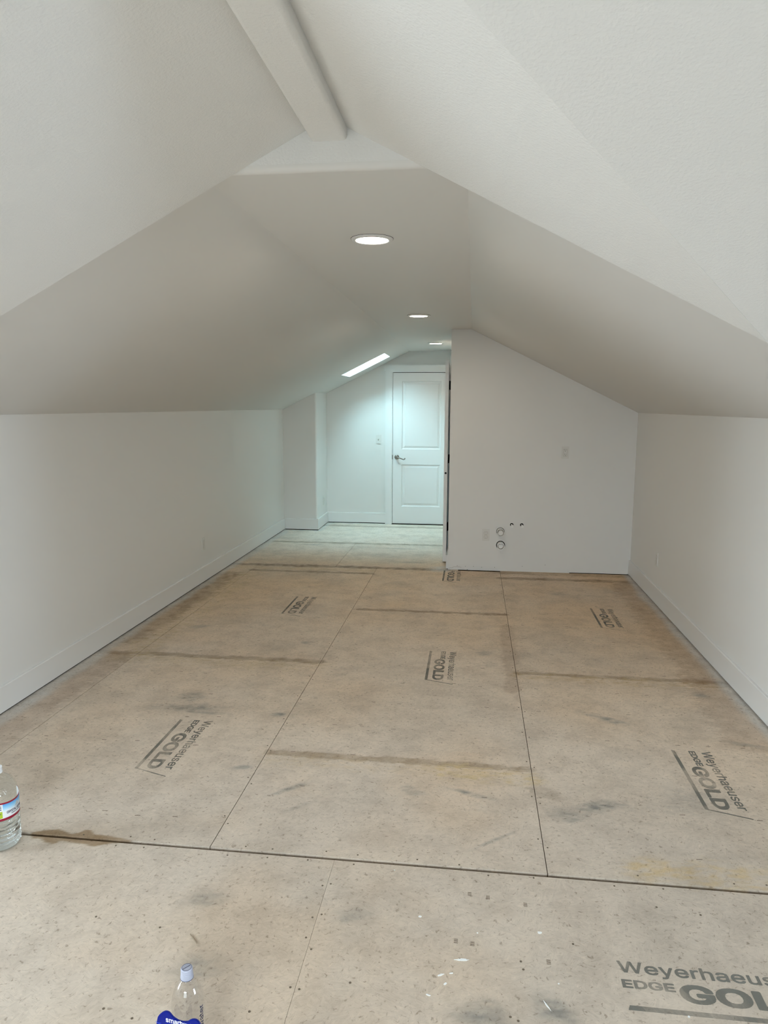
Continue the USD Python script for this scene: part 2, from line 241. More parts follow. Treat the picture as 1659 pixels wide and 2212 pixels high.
def tint_at(P):
    base = np.array([.615, .527, .435])
    n1, n2, n3, n4 = fb(P, 1.6, 4, 1), fb(P, 6, 4, 5), fb(P, 22, 3, 9), fb(P*np.array([.6, 1.6]), 45, 3, 21)
    c = np.tile(base, (len(P), 1))
    # less-bleached, browner wood plus painted light falloff towards the closed end and right-hand corner; grey in patches
    brown = np.clip(sm(P[:, 1], 2.4, 6.4)*.50 + .22*sm(P[:, 0], .35, 1.4)*sm(P[:, 1], 2.6, 5.5) + (n1-.5)*.7, 0, 1)*sm(8.6-P[:, 1], .6, 1.7)
    c = c*(1-brown[:, None]) + brown[:, None]*np.array([.60, .435, .275])
    grey = np.clip((fb(P, 1.3, 4, 3)-.46)*2.4, 0, 1)*.35
    c = c*(1-grey[:, None]) + grey[:, None]*np.array([.50, .445, .385])
    blot = np.clip((fb(P, 3.3, 5, 31)-.53)*3.2, 0, 1)*np.clip(.3+1.2*n3, 0, 1)*.34; c = c*(1-blot[:, None]) + blot[:, None]*np.array([.33, .285, .235])
    dust = np.clip(sm(P[:, 1], 7.0, 8.2)*(.25+.8*n2+.5*(n4-.5)), 0, .8)*.55; c = c*(1-dust[:, None]) + dust[:, None]*np.array([.72, .69, .635])
    warm = np.clip((fb(P, 2.1, 4, 13)-.56)*4, 0, 1)*.35*(P[:, 1] < 3.2)
    c = c*(1-warm[:, None]) + warm[:, None]*np.array([.58, .43, .29])
    for a, b, w, s, col in STAINS:
        if s == 0: continue
        d, t = seg_d(P, a, b); w_ = w*(.10+.75*n2+1.05*n4)
        yel = col[0] > .4; k = s*1.15*(1-sm(d, w_*(.25 if yel else .70), w_*1.12))*(np.clip((n4-.30)*2.6, 0, 1.15) if yel else .45+1.0*np.clip(n3-.2, 0, 1)); c = c*(1-np.clip(k, 0, 1)[:, None]) + np.clip(k, 0, 1)[:, None]*np.array(col)
    for W_ in WET:
        pg = Polygon(W_); b_ = np.array(pg.bounds); near = (P[:, 0] > b_[0]-.05) & (P[:, 0] < b_[2]+.05) & (P[:, 1] > b_[1]-.05) & (P[:, 1] < b_[3]+.05)
        if not near.any(): continue
        pts_ = shapely.points(P[near]); sd = np.where(shapely.contains(pg, pts_), 1, -1)*shapely.distance(pg.exterior, pts_)
        k = np.zeros(len(P)); k[near] = sm(sd, -.004, .004)*(.72+.25*n3[near]); c = c*(1-k[:, None]) + k[:, None]*np.array([.30, .20, .11])
    for (cx, cy), L, w, ang, s in SCUFFS:
        q = P-np.array([cx, cy]); u = q[:, 0]*math.cos(ang)+q[:, 1]*math.sin(ang); v = -q[:, 0]*math.sin(ang)+q[:, 1]*math.cos(ang)
        d = np.sqrt((u/L)**2+(v/w)**2)*(.55+.9*n2); k = np.clip(s*1.15*(1-sm(d+.5*(n3-.5), .05, 1.15))*np.clip(.30+1.5*(n4-.25), .12, 1.1), 0, .9)
        c = c*(1-k[:, None]) + k[:, None]*np.array([.17, .175, .165])
    # white paint overspray along the skirtings
    c = c*(1+.20*sm(P[:, 1], 2.36, 3.3))[:, None]  # boards past the joint brightened in colour, making up for weak light there
    edge = np.full(len(P), 9.0); rear = P[:, 1] > Y0
    edge = np.minimum(edge, np.where(rear & (P[:, 1] < YB), P[:, 0]-XL, 9)); edge = np.minimum(edge, np.where(rear & (P[:, 1] < YE), (XR-P[:, 0])*1.1, 9))
    edge = np.minimum(edge, np.where(P[:, 1] > YB-.3, np.hypot(np.maximum(P[:, 0]-XB, 0), np.maximum(YB-P[:, 1], 0)), 9)); edge = np.minimum(edge, np.where(P[:, 1] > YB, (YF-P[:, 1])*1.6, 9))
    k = (1-sm(edge+(n1-.5)*.07+(n2-.5)*.05, .035, .105))*(.72+.5*(n3-.5))*.92
    k = np.clip(k, 0, .95); c = c*(1-k[:, None]) + k[:, None]*np.array([.66, .655, .63])
    k = np.clip((1-sm(np.hypot(P[:, 0]-(XP-.05), P[:, 1]-(YE+.0)), .02, .22))*(n3*1.5), 0, .8); c = c*(1-k[:, None]) + k[:, None]*np.array([.62, .61, .58])
    return np.clip(c, 0, 1)
def sheet(x0, x1, y0, y1, step=.016, gx=.0014, gy=.0008):
    x0, x1, y0, y1 = x0+gx, x1-gx, y0+gy, y1-gy
    nx, ny = max(2, int((x1-x0)/step)), max(2, int((y1-y0)/step)); X, Y = np.meshgrid(np.linspace(x0, x1, nx), np.linspace(y0, y1, ny), indexing='ij')
    P = np.c_[X.ravel(), Y.ravel()]; V = np.c_[P, np.zeros(len(P))]; idx = np.arange(nx*ny).reshape(nx, ny)
    a, b, c, d = idx[:-1, :-1].ravel(), idx[1:, :-1].ravel(), idx[1:, 1:].ravel(), idx[:-1, 1:].ravel(); Fc = np.r_[np.c_[a, b, c], np.c_[a, c, d]]
    loop = np.r_[idx[:, 0], idx[-1, 1:], idx[-2::-1, -1], idx[0, -2:0:-1]]; n = len(V)
    V = np.r_[V, np.c_[P[loop], np.full(len(loop), -.014)]]; j = np.arange(len(loop)); k = (j+1) % len(loop)
    Fc = np.r_[Fc, np.c_[loop[k], loop[j], n+j], np.c_[loop[k], n+j, n+k]]
    T = tint_at(V[:, :2]); T[n:] = T[n:]*np.array([.35, .28, .2])
    path = f'{floor}/{numbered(floor, "strand_board")}'
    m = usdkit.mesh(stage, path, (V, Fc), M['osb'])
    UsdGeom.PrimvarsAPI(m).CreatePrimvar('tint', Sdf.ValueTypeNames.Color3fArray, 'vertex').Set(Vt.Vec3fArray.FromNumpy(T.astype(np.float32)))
    return path
G = .0085
boards = {}
def S_(key, *a, **k): boards[key] = sheet(*a, **k)
S_('strip0', WL, S0, Y1+G, 4.30); S_('strip1', WL, S0, 4.30, 6.735); S_('strip2', WL, S0, 6.735, 6.985)
S_('L0', S0, S1, Y1+G, 4.30, step=.008); S_('L1', S0, S1, 4.30, 6.735); S_('L2', S0, S1, 6.735, 6.985)
S_('M0', S1, S2, Y1+G, 3.075, step=.008); S_('M1', S1, S2, 3.075, 5.51, step=.011); S_('M2', S1, S2, 5.51, 6.985)
S_('R0', S2, WR, Y1+G, 4.26, step=.009); S_('R1', S2, WR, 4.26, 6.735); S_('R2', S2, WR, 6.735, YE+.02)
S_('far0', WL, -1.342, 6.985, 8.25); S_('far1', -1.342, -.12, 6.985, 8.25); S_('far2', WL, -.12, 8.25, 9.46); S_('far3', XB-.05, -.12, 9.46, YF+.02)
S_('N0', -2.90, -.458, 1.12, Y1-G, step=.009, gx=.0004); S_('N1', -.458, 1.98, 1.12, Y1-G, step=.009, gx=.0004); S_('N2', -4.12, -1.68, -.10, 1.12, step=.06); S_('N3', -1.68, .76, -.10, 1.12, step=.03); S_('N4', .76, 3.2, -.10, 1.12, step=.06); S_('N9', 3.2, 4.66, -.10, 1.12, step=.08); S_('N10', -5.58, -4.12, -.10, 1.12, step=.08)
S_('N5', -5.58, -2.90, 1.12, Y1-G, step=.08); S_('N6', 1.98, 4.66, 1.12, Y1-G, step=.08); S_('N7', -2.5, -.46, -2.75, -.10, step=.08); S_('N8', -.46, 1.6, -2.75, -.10, step=.08)
S_('N11', 1.6, 4.66, -.85, -.10, step=.1); S_('N12', -5.58, -2.5, -.85, -.10, step=.1)

# the maker's stamp, as it reads on the boards
st_parts = [fit_to(text_shape('Weyerhaeuser', .05, .0012), .0, .502, .113, .168), fit_to(text_shape('EDGE', .03, .0009, True), .0, .143, .068, .099),
            fit_to(text_shape('GOLD', .07, .0030, True), .152, .505, .034, .101), Polygon([(0, -.008), (.512, -.008), (.512, .008), (.006, .008)]),
            Polygon([(.505, -.004), (.512, -.006), (.566, .158), (.560, .160)])]
stamp_shape = unary_union(st_parts)
def stamp(key, ox, oy, along_y=True, clip_y=None):
    s = stamp_shape
    s = shapely.affinity.affine_transform(s, [0, 1, -1, 0, ox, oy] if along_y else [1, 0, 0, 1, ox, oy])
    if clip_y: s = s.intersection(sbox(-9, -9, 9, clip_y))
    m = extr(s, .0003); m.apply_translation([0, 0, .0004])
    obj('printed_stamp', m, M['stamp'], boards[key], label='faded grey maker\'s stamp printed on the board')
stamp('L0', -1.457, 3.375); stamp('L1', -1.446, 5.822); stamp('M1', -.247, 4.595); stamp('R0', .963, 3.352); stamp('R1', .962, 5.78); stamp('M2', -.251, 7.05, clip_y=6.97); stamp('N1', .446, 1.801, False)

# fasteners and printed fastening ticks
ns = []
def nail(x, y, r=.0034): ns.append(mv(trimesh.creation.cylinder(r, .0008, sections=8), x, y, .0005))
for x in np.arange(-1.6, 1.6, .152):
    if rng.random() < .6: nail(x+rng.normal(0, .02), Y1-.025+rng.normal(0, .004))
    if rng.random() < .6: nail(x+.04+rng.normal(0, .03), Y1+.03+rng.normal(0, .008))
for y in np.arange(1.15, 2.3, .15): nail(-.458+.012, y); nail(-.458-.014, y+rng.normal(0, .02))
for x, y in [(-1.15, 1.95), (-.93, 1.93), (-.95, 1.62), (-1.12, 1.48), (-.86, 1.60), (-.56, 1.66), (-.31, 1.79), (.17, 1.93), (.175, 1.90), (.13, 1.73), (.15, 1.72), (-.70, 1.60), (.33, 2.02), (-.78, 1.52), (.62, 2.22), (.75, 2.2)]: nail(x, y, .0036)
for c in (S1, S2):
    for y in np.arange(2.5, 6.9, .30): nail(c+.015, y); nail(c-.015, y+.05)
obj('nail_head', cat(ns), M['nail'], floor, kind='stuff', label='small dark fastener heads set in the boards')
tk = []
for c0, c1, ya, yb in [(S0, S1, 2.4, 6.9), (S1, S2, 2.4, 6.9), (S2, XR, 2.4, 6.9)]:
    for x in np.arange(c0+.10, c1-.05, .152):
        for y in np.arange(ya+.1, yb, .305):
            if rng.random() < .38: tk.append(rot(mv(bx(-.011, .011, -.0016, .0016, 0, .0003), 0, 0, .0002), [0, 0, 1], rng.normal(0, 6)).apply_translation([x+rng.normal(0, .01), y+rng.normal(0, .012), 0]))
for x, y in [(.02, 2.2), (.08, 2.19), (.20, 2.17), (-.02, 1.98), (.03, 1.975), (-.03, 1.60), (.10, 1.585), (.25, 1.93)]:
    for q in range(5): tk.append(mv(bx(-.006, .006, -.0008, .0008, 0, .0003), x, y+q*.004, .0002))
obj('fastening_tick', cat(tk), M['tick'], floor, kind='stuff', label='short dark ticks printed on the boards')
def blob(cx, cy, a, b, ang, seed):
    r = np.random.default_rng(seed); n = 18; th = np.linspace(0, 2*math.pi, n, endpoint=False); q = 1+r.normal(0, .16, n)
    P = np.c_[a*q*np.cos(th), b*q*np.sin(th)]; c, s = math.cos(ang), math.sin(ang)
    m = extr(Polygon(np.c_[cx+P[:, 0]*c-P[:, 1]*s, cy+P[:, 0]*s+P[:, 1]*c]).buffer(0), .0012); return m
for i, (x, y, a, b, g) in enumerate([(.235, 2.055, .007, .005, .2), (-.135, 2.08, .005, .004, .1), (.045, 2.03, .0025, .002, 0), (.0, 1.915, .016, .005, .1), (.18, 1.70, .007, .0035, .6), (.23, 1.78, .002, .016, .5), (-.19, 1.54, .0045, .003, .1), (.27, 1.86, .0022, .002, 0), (-.24, 2.3, .002, .002, 0), (-.06, 1.85, .010, .0028, .5), (-.045, 1.82, .006, .003, .9), (-.09, 1.775, .006, .0025, -.3), (-.03, 1.86, .005, .002, .2), (.60, 1.79, .003, .003, 0)]):
    obj('paint_drop', blob(x, y, a, b, g, i), M['paintdrop'], floor)

# ------------------------------------------------------------------ walls
def wall(name, mesh, label, m='wall', **k): return obj(name, mesh, M[m], label=label, category='wall', kind='structure', **k)
wall('wall_left', bx(WL-.1, WL, Y0, YB+.05, 0, ZK+.25), 'white painted knee wall along the left side, above the long baseboard')
wall('wall_right', cat([bx(WR, WR+.1, Y0, YF, 0, ZKR+.25)]), 'white painted knee wall along the right side with a faint outlet')
wall('wall_end', xz([(XP, 0), (WR+.02, 0), (WR+.02, ZKR-.006+.08), (XC, ZF+.02), (XP, ZF+.02)], YE, YE+.115), 'white partition wall with capped drain pipes and two outlets, right of the open door')
ret = sbox(YE+.116, 0, YF, ZF+.02).difference(sbox(8.09, -1, 8.87, 2.06))
wall('wall_return', yz(ret, XP, XP+.115), 'short white wall running back beside the open door')
wall('wall_far', bx(XL-.2, XR+.1, YF, YF+.12, 0, 2.6), 'white far wall around the closed panel door')
r_ = .022                                              # bullnose corner of the chase
th = np.linspace(0, math.pi/2, 7)
chase = [(WL-.05, YB)] + [(XB-.012-r_+r_*math.sin(t), YB+.012+r_-r_*math.cos(t)) for t in th] + [(XB-.012, YF+.05), (WL-.05, YF+.05)]
chase[0] = (WL-.05, YB+.012)
wall('wall_chase', extr(Polygon(chase), 1.95), 'boxed-out white corner with a rounded edge at the far left', smooth=25)
# front vault: unseen gable and dormer walls; window openings and long wings added for daylight
def holed(a, hole): return Polygon(a).difference(sbox(*hole))
wall('wall_gable', xz(holed([(-2.6, 0), (1.7, 0), (1.7, 1.6), (XRG, 2.65), (-2.6, 1.6)], (-1.36, .75, .44, 2.0)), -2.82, -2.72), 'white gable wall with an added wide window, unseen behind the viewer')
GR = [(-.77, 0), (Y0, 0), (Y0, VZ+.15), (.77, 2.6), (-.77, VZ+.15)]
wall('wall_dormer_right', yz(holed(GR, (.07, .55, 1.47, 1.79)), 4.6, 4.7), 'white end wall of the added, unseen right wing around its window')
wall('wall_dormer_left', yz(holed(GR, (.07, .55, 1.47, 1.79)), -5.62, -5.52), 'white end wall of the added, unseen left wing around its window')
zr_ = lambda x: float(right_rear(x, 0)); zl_ = lambda x: float(left_rear(x, 0))
wall('wall_cheek_right', cat([xz([(1.024, VZ-.01), (WR+.1, zr_(WR)-.06), (WR+.1, 0), (4.65, 0), (4.65, VZ+.1), (1.024, VZ+.1)], Y0, Y0+.1), bx(WR+.1, 4.65, -.87, -.77, 0, VZ+.1)]), 'white cheek walls of the added, unseen right wing')
wall('wall_cheek_left', cat([xz([(-1.95, VZ-.01), (WL-.1, zl_(WL)-.06), (WL-.1, 0), (-5.57, 0), (-5.57, VZ+.1), (-1.95, VZ+.1)], Y0, Y0+.1), bx(-5.57, WL-.1, -.87, -.77, 0, VZ+.1)]), 'white cheek walls of the added, unseen left wing')
wall('wall_front_right', bx(1.517, 1.617, -2.75, -.77, 0, 1.6), 'low white wall at the right behind the viewer')
wall('wall_front_left', bx(WL-.1, WL, -2.75, -.77, 0, 1.6), 'low white wall at the left behind the viewer')

# ------------------------------------------------------------------ ceilings
ceil = thing('ceiling', label='white textured attic ceiling of sloped planes, a flat strip and a boxed ridge beam', category='ceiling', kind='structure')
T = .14
# flat strip, its front edge rounded where it meets the little gable face
th = np.linspace(0, math.pi/2, 7); rb = .022
prof = [(Y0-.001+rb-rb*math.cos(t), ZF+rb-rb*math.sin(t)) for t in th] + [(YF+.05, ZF), (YF+.05, ZF+.12), (Y0+.05, ZF+.12), (Y0+.05, ZF+rb), (Y0-.001, ZF+rb)]
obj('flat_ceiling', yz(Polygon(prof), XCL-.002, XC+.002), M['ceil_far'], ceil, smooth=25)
obj('gable_face', xz([(-1.0, ZF+rb), (.1, ZF+rb), (.1, 2.6), (-1.0, 2.6)], Y0-.001, Y0+.08), M['ceil'], ceil)
SX0, SX1, SY0, SY1 = -1.58, -1.06, 8.66, 9.25          # skylight opening in the left slope
hole = sbox(SX0, SY0, SX1, SY1)
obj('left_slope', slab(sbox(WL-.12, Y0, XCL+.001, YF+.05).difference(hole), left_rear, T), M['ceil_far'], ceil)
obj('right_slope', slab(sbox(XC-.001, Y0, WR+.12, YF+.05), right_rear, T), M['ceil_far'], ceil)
VL = 2*XRG-VX
obj('vault_slope', slab(Polygon([(XRG, .77), (XRG, Y0), (VX+.17, Y0), (VX+.14, Y0-.001), (VX, Y0-.001)]).buffer(0), front, T), M['ceil'], ceil)
obj('vault_slope', slab(Polygon([(XRG, .77), (XRG, Y0), (VL-.17, Y0), (VL-.14, Y0-.001), (VL, Y0-.001)]).buffer(0), front, T), M['ceil'], ceil)
for sx, a in ((1, VX), (-1, VL)):
    X1 = 4.65 if sx > 0 else -5.57; XW = 1.62 if sx > 0 else -2.55
    obj('dormer_slope', slab(Polygon([(XRG, .77), (a, Y0), (X1, Y0), (X1, .77)]), lambda x, y: VZ+DP*(Y0-y), T), M['ceil'], ceil)
    obj('dormer_slope', slab(Polygon([(XRG, .77), (a, -.77), (X1, -.77), (X1, .77)]), lambda x, y: VZ+DP*(y+.77), T), M['ceil'], ceil)
    obj('vault_slope', slab(Polygon([(XRG, .77), (XRG, -.77), (a, -.77)]), front, T), M['ceil'], ceil)
    obj('vault_slope', slab(Polygon([(XRG, -.77), (XRG, -2.8), (XW, -2.8), (XW, -.77)]), front, T), M['ceil'], ceil)
bm = Polygon([(-.513, 2.62), (-.513, 2.397), (-.400, 2.397), (-.400, 2.62)]).buffer(-.014).buffer(.014, 6)
obj('ridge_beam', xz(bm, -2.75, Y0+.002), M['ceil'], ceil, smooth=30, label='boxed white ridge beam running along the peak')

# ------------------------------------------------------------------ skylight and windows
w1 = thing('window_1', label='bright skylight in the left slope near the closed door', category='skylight', kind='structure')
nrm = -SKYN; D = .17
def shaft(p, q, t=.02):
    """one side of the light shaft, square to the slope"""
    p = np.array([*p, left_rear(p[0], 0)]); q = np.array([*q, left_rear(q[0], 0)]); e = q-p; o = np.cross(e, nrm); o /= np.linalg.norm(o)
    V = [p, q, q+nrm*D, p+nrm*D]; V += [v+o*t for v in V]
    m = trimesh.convex.convex_hull(np.array(V)); return m
pts = [(SX0+.003, SY0+.003), (SX0+.003, SY1-.003), (SX1-.003, SY1-.003), (SX1-.003, SY0+.003)]
cen = np.array([(SX0+SX1)/2, (SY0+SY1)/2])
for i in range(4):
    p, q = pts[i], pts[(i+1) % 4]
    m = shaft(p, q); 
    if np.linalg.norm(m.centroid[:2]-cen) < np.linalg.norm(shaft(q, p).centroid[:2]-cen): m = shaft(q, p)
    obj('reveal', m, M['trim'], w1)
zc = [np.array([x, y, left_rear(x, 0)])+nrm*(D-.01) for x, y in pts]
obj('pane', trimesh.convex.convex_hull(np.array(zc+[v+nrm*.006 for v in zc])), M['pane'], w1)
def window(n, loc, rz, w, h, label):  # unseen windows, added as openings for daylight
    t = thing(f'window_{n}', loc, rz, label=label, category='window', kind='structure')
    fr = sbox(-w/2, 0, w/2, h).difference(unary_union([sbox(-w/2+.05, .05, -.03, h-.05), sbox(.03, .05, w/2-.05, h-.05)]))
    obj('frame', xz(fr, -.03, .03), M['trim'], t)
    obj('sill', bx(-w/2-.04, w/2+.04, -.09, -.03, -.03, 0), M['trim'], t)
window(2, (4.65, .77, .55), -90, 1.4, 1.24, 'added white two-light window of the unseen right wing, standing open')
window(3, (-5.57, .77, .55), 90, 1.4, 1.24, 'added white two-light window of the unseen left wing, standing open')
window(4, (-.46, -2.77, .75), 180, 1.8, 1.25, 'added wide white window in the unseen gable behind the viewer')

# ------------------------------------------------------------------ baseboards
BH, BG = .146, .011
def board(name, mesh, gap, label):
    t = thing(name, label=label, category='baseboard', kind='structure')
    obj('board', mesh, M['trim'], t); obj('shadow_gap', gap, M['seam'], t)
def run_y(x_face, x_wall, y0, y1):
    a, b = min(x_face, x_wall), max(x_face, x_wall); s = 1 if x_face > x_wall else -1
    c = .003
    P = [(x_wall, BG), (x_face, BG), (x_face, BH-c), (x_face-s*c, BH), (x_wall, BH)]
    return xz(P, y0, y1), bx(min(x_wall, x_wall+s*.004), max(x_wall, x_wall+s*.004), y0, y1, 0, BG)
def run_x(y_face, y_wall, x0, x1):
    c = .003
    P = [(y_wall, BG), (y_face, BG), (y_face, BH-c), (y_face+c, BH), (y_wall, BH)]
    return yz(P, x0, x1), bx(x0, x1, y_wall-.004, y_wall, 0, BG)
m, g = run_y(XL+.004, WL, Y0+.1, YB); board('baseboard_left', m, g, 'long white baseboard along the left knee wall')
m, g = run_y(XR-.004, WR, Y0+.1, YE); board('baseboard_right', m, g, 'long white baseboard along the right knee wall')
m, g = run_x(YB-.004, YB+.011, XL+.004, XB+.0035); m2, g2 = run_y(XB+.004, XB-.011, YB-.0035, YF); board('baseboard_chase', cat([m, m2]), cat([g, g2]), 'white baseboard wrapping the boxed-out far left corner')
m, g = run_x(YF-.016, YF, XB+.004, -1.170); board('baseboard_far', m, g, 'white baseboard on the far wall left of the closed door')
m, g = run_y(XP-.018, XP, YE-.004, 8.0); board('baseboard_return', m, g, 'end of white baseboard at the corner beside the open door')
obj('trim_1', cat([bx(.95, XR, YE-.003, YE, 0, .006)]), M['seam'], label='dark gap under the partition wall at its right end', category='gap', kind='structure')
cr = [(-.215, .012), (-.20, .016), (-.185, .016), (-.175, .022), (-.165, .03), (-.13, .031), (-.09, .026)]
dots = [(.03, .035), (-.03, .0), (.235, .03), (.5, .05), (-.13, .035), (.72, .07), (-.05, .033), (.11, .028)]

# ------------------------------------------------------------------ panel doors
def panel_mesh(x0, x1, z0, z1, ty):
    """moulded raised panel, both faces; local y 0 = front"""
    rings = [(0, 0), (.010, .009), (.020, .010), (.044, .003)]
    V, Fc = [], []
    for side in (0, 1):
        b = len(V)
        for d, dep in rings:
            y = dep if side == 0 else ty-dep
            V += [(x0+d, y, z0+d), (x1-d, y, z0+d), (x1-d, y, z1-d), (x0+d, y, z1-d)]
        for r in range(len(rings)-1):
            for k in range(4):
                a, c = b+r*4+k, b+r*4+(k+1) % 4
                f = [[a, c, c+4], [a, c+4, a+4]]; Fc += f if side == 0 else [q[::-1] for q in f]
        e = b+(len(rings)-1)*4; f = [[e, e+1, e+2], [e, e+2, e+3]]; Fc += f if side == 0 else [q[::-1] for q in f]
    return trimesh.Trimesh(np.array(V), np.array(Fc), process=False)
def leaf(t, w, h, ty=.035):
    ps = [(.12, w-.12, .235, .805), (.12, w-.12, 1.010, h-.110)]
    P = sbox(0, 0, w, h).difference(unary_union([sbox(a, c, b, d) for a, b, c, d in ps]))
    obj('leaf', xz(P, 0, ty), M['door'], t)
    for q in ps: obj('panel', panel_mesh(*q, ty), M['door'], t)
DX0, DW, DH = -1.071, .760, 2.020
d1 = thing('door_1', (DX0, YF+.004, .012), label='closed white two-panel door with a dark lever handle on the far wall', category='door', kind='structure')
# the far wall is behind; the door sits in its casing proud of the wall's rough opening
D1Y = -.030
g1 = '/World/door_1'
ps = [(.12, DW-.12, .235, .805), (.12, DW-.12, 1.010, DH-.110)]
P = sbox(0, 0, DW, DH).difference(unary_union([sbox(a, c, b, d) for a, b, c, d in ps]))
def sh(m): return mv(m, 0, -.036, 0)
obj('leaf', sh(xz(P, 0, .0315)), M['door'], g1)
for q in ps: obj('panel', sh(panel_mesh(*q, .0315)), M['door'], g1)
hx, hz = -1.015-DX0, .915-.012
ros = rot(lathe([(0, -.012), (.020, -.012), (.029, -.008), (.032, -.002), (.032, 0), (0, 0)], 32), [1, 0, 0], -90)
ros = rot(lathe([(0, .014), (.018, .014), (.027, .010), (.032, .003), (.032, 0), (0, 0)], 32), [1, 0, 0], 90)
h1 = obj('door_handle', mv(ros, hx, -.036, hz), M['nickel'], g1, smooth=40, label='dark satin lever handle')
lev = np.array([(0, -.012, 0), (0, -.045, 0), (.012, -.056, -.001), (.035, -.058, -.006), (.060, -.058, -.015), (.082, -.057, -.024), (.096, -.056, -.027), (.107, -.055, -.024), (.113, -.054, -.014), (.115, -.054, -.008)])
tt = np.linspace(0, len(lev)-1, 40); lev = np.c_[[np.interp(tt, range(len(lev)), lev[:, i]) for i in range(3)]].T
obj('lever', tube(lev+np.array([hx, -.036, hz]), .0072), M['nickel'], h1, smooth=60)
obj('knob_hub', mv(rot(lathe([(0, .046), (.012, .045), (.016, .038), (.015, .012), (.014, 0), (0, 0)], 24), [1, 0, 0], 90), hx, -.036-.008, hz), M['nickel'], h1, smooth=40)
obj('strike_plate', bx(-.007, -.002, -.042, -.03, hz-.03, hz+.03), M['bronze'], g1)
obj('threshold', bx(-.01, DW+.01, -.055, -.004, -.012, -.002), M['seam'], g1)
JB = '/World/door_1'
obj('jamb', cat([bx(-.018, -.004, -.040, -.004, -.012, DH+.008), bx(-.018, DW+.018, -.040, -.004, DH+.006, DH+.022), bx(DW+.004, DW+.018, -.040, -.004, -.012, DH+.008)]), M['trim'], g1)
obj('stop_shadow', cat([bx(-.004, DW+.004, -.0055, -.004, 0, DH+.006)]), M['seam'], g1)
t2 = thing('trim_2', (0, YF, 0), label='flat white casing with a wider head board around the closed door', category='door casing', kind='structure')
obj('side_casing', bx(-1.172, DX0-.014, -.042, 0, 0, 2.046), M['trim'], t2)
obj('side_casing', bx(DX0+DW+.014, DX0+DW+.09, -.042, 0, 0, 2.046), M['trim'], t2)
obj('head_casing', bx(-1.188, DX0+DW+.10, -.046, 0, 2.046, 2.132), M['trim'], t2)

ang = math.degrees(math.atan2(.020, .762))
d2 = thing('door_2', (-.2505, 7.288, .022), 90+ang, label='open white door seen edge on, folded back beside the partition wall', category='door', kind='structure')
# local x runs away from the camera along the leaf, local y (+) points left, so the leaf occupies y 0.. .036
leaf(d2, .762, 2.018, .036)
obj('latch_plate', bx(-.0012, 0, .0055, .0305, .875, .940), M['door'], d2)
obj('latch_bore', mv(rot(trimesh.creation.cylinder(.0105, .003, sections=20), [0, 1, 0], 90), -.0006, .018, .908), M['bronze'], d2)
for z in (1.80-.0, 1.00, .24):
    hg = obj('hinge', cat([mv(trimesh.creation.cylinder(.0065, .095, sections=14), .757, -.0075, z), bx(.70, .762, -.003, 0, z-.045, z+.045)]), M['bronze'], d2, label='dark bronze hinge')
t3 = thing('trim_3', label='white casing of the doorway behind the open door', category='door casing', kind='structure')
obj('side_casing', bx(XP-.053, XP, 8.056, 8.13, 0, 2.06), M['trim'], t3); obj('side_casing', bx(XP-.018, XP, 8.86, 8.95, 0, 2.06), M['trim'], t3); obj('head_casing', bx(XP-.02, XP, 8.06, 8.97, 2.06, 2.15), M['trim'], t3)  # near side casing thickened to block light from the slit behind the door

# ------------------------------------------------------------------ recessed lights
def downlight(y, label):
    t = thing('recessed_light', (-.452, y, ZF), label=label, category='ceiling light', group='recessed ceiling lights')
    obj('trim_ring', lathe([(.066, .002), (.069, -.006), (.074, -.0095), (.088, -.006), (.0915, -.001), (.0915, .0), (.066, .002)], 56), M['ringtrim'], t, smooth=50)
    obj('gap_ring', mv(trimesh.creation.annulus(.086, .0925, .0012, sections=56), 0, 0, -.0006), M['hole'], t)
    obj('lens', mv(trimesh.creation.cylinder(.0685, .002, sections=56), 0, 0, -.0045), M['lens'], t)
downlight(3.235, 'largest round recessed ceiling light, nearest the small triangular gable')
downlight(5.922, 'middle round recessed ceiling light, before the partition wall')
downlight(8.508, 'smallest round recessed ceiling light, near the closed door')

# ------------------------------------------------------------------ outlets and switch (local face towards -y, z from the centre)
def slots(t, parent, zc, y=-.0068):
    for dx, hh in ((-.0064, .0045), (.0064, .0038)): obj('slot', bx(dx-.0014, dx+.0014, y, y+.002, zc+.001-.0+.0005, zc+.0005+hh*2), M['slot'], parent)
    obj('slot', mv(rot(trimesh.creation.cylinder(.0030, .002, sections=12), [1, 0, 0], 90), 0, y+.001, zc-.0075), M['slot'], parent)
def outlet(loc, rz, label, style='duplex'):
    t = thing('wall_outlet', loc, rz, label=label, category='outlet')
    obj('cover_plate', rbox(-.036, .036, -.0585, .0585, -.0062, 0, .003, .0018), M['plastic'], t)
    if style == 'duplex':
        for zc in (.0195, -.0195):
            P = shapely.Point(0, zc).buffer(.0172, 12).intersection(sbox(-.02, zc-.0145, .02, zc+.0145))
            r = obj('receptacle', xz(P, -.0068, -.0060), M['plastic'], t); obj('receptacle_rim', xz(P.buffer(.0012), -.0064, -.0061), M['splinter'], t); slots(t, r, zc)
        obj('screw', mv(rot(trimesh.creation.cylinder(.003, .001, sections=12), [1, 0, 0], 90), 0, -.0064, 0), M['plastic'], t)
    else:
        obj('receptacle_rim', xz(sbox(-.0178, -.0345, .0178, .0345), -.0064, -.0061), M['splinter'], t)
        r = obj('receptacle', rbox(-.0165, .0165, -.0335, .0335, -.0076, -.006, .002, .0008), M['plastic'], t)
        for zc in (.0205, -.0205): slots(t, r, zc, -.0078)
        obj('button', bx(-.006, .006, -.0086, -.007, -.0025, .0035), M['plastic'], t)
outlet((.8675, YE, 1.166), 0, 'upper white outlet at counter height on the partition wall', 'decora')
outlet((.142, YE, .356), 0, 'low white outlet beside the drain pipes on the partition wall')
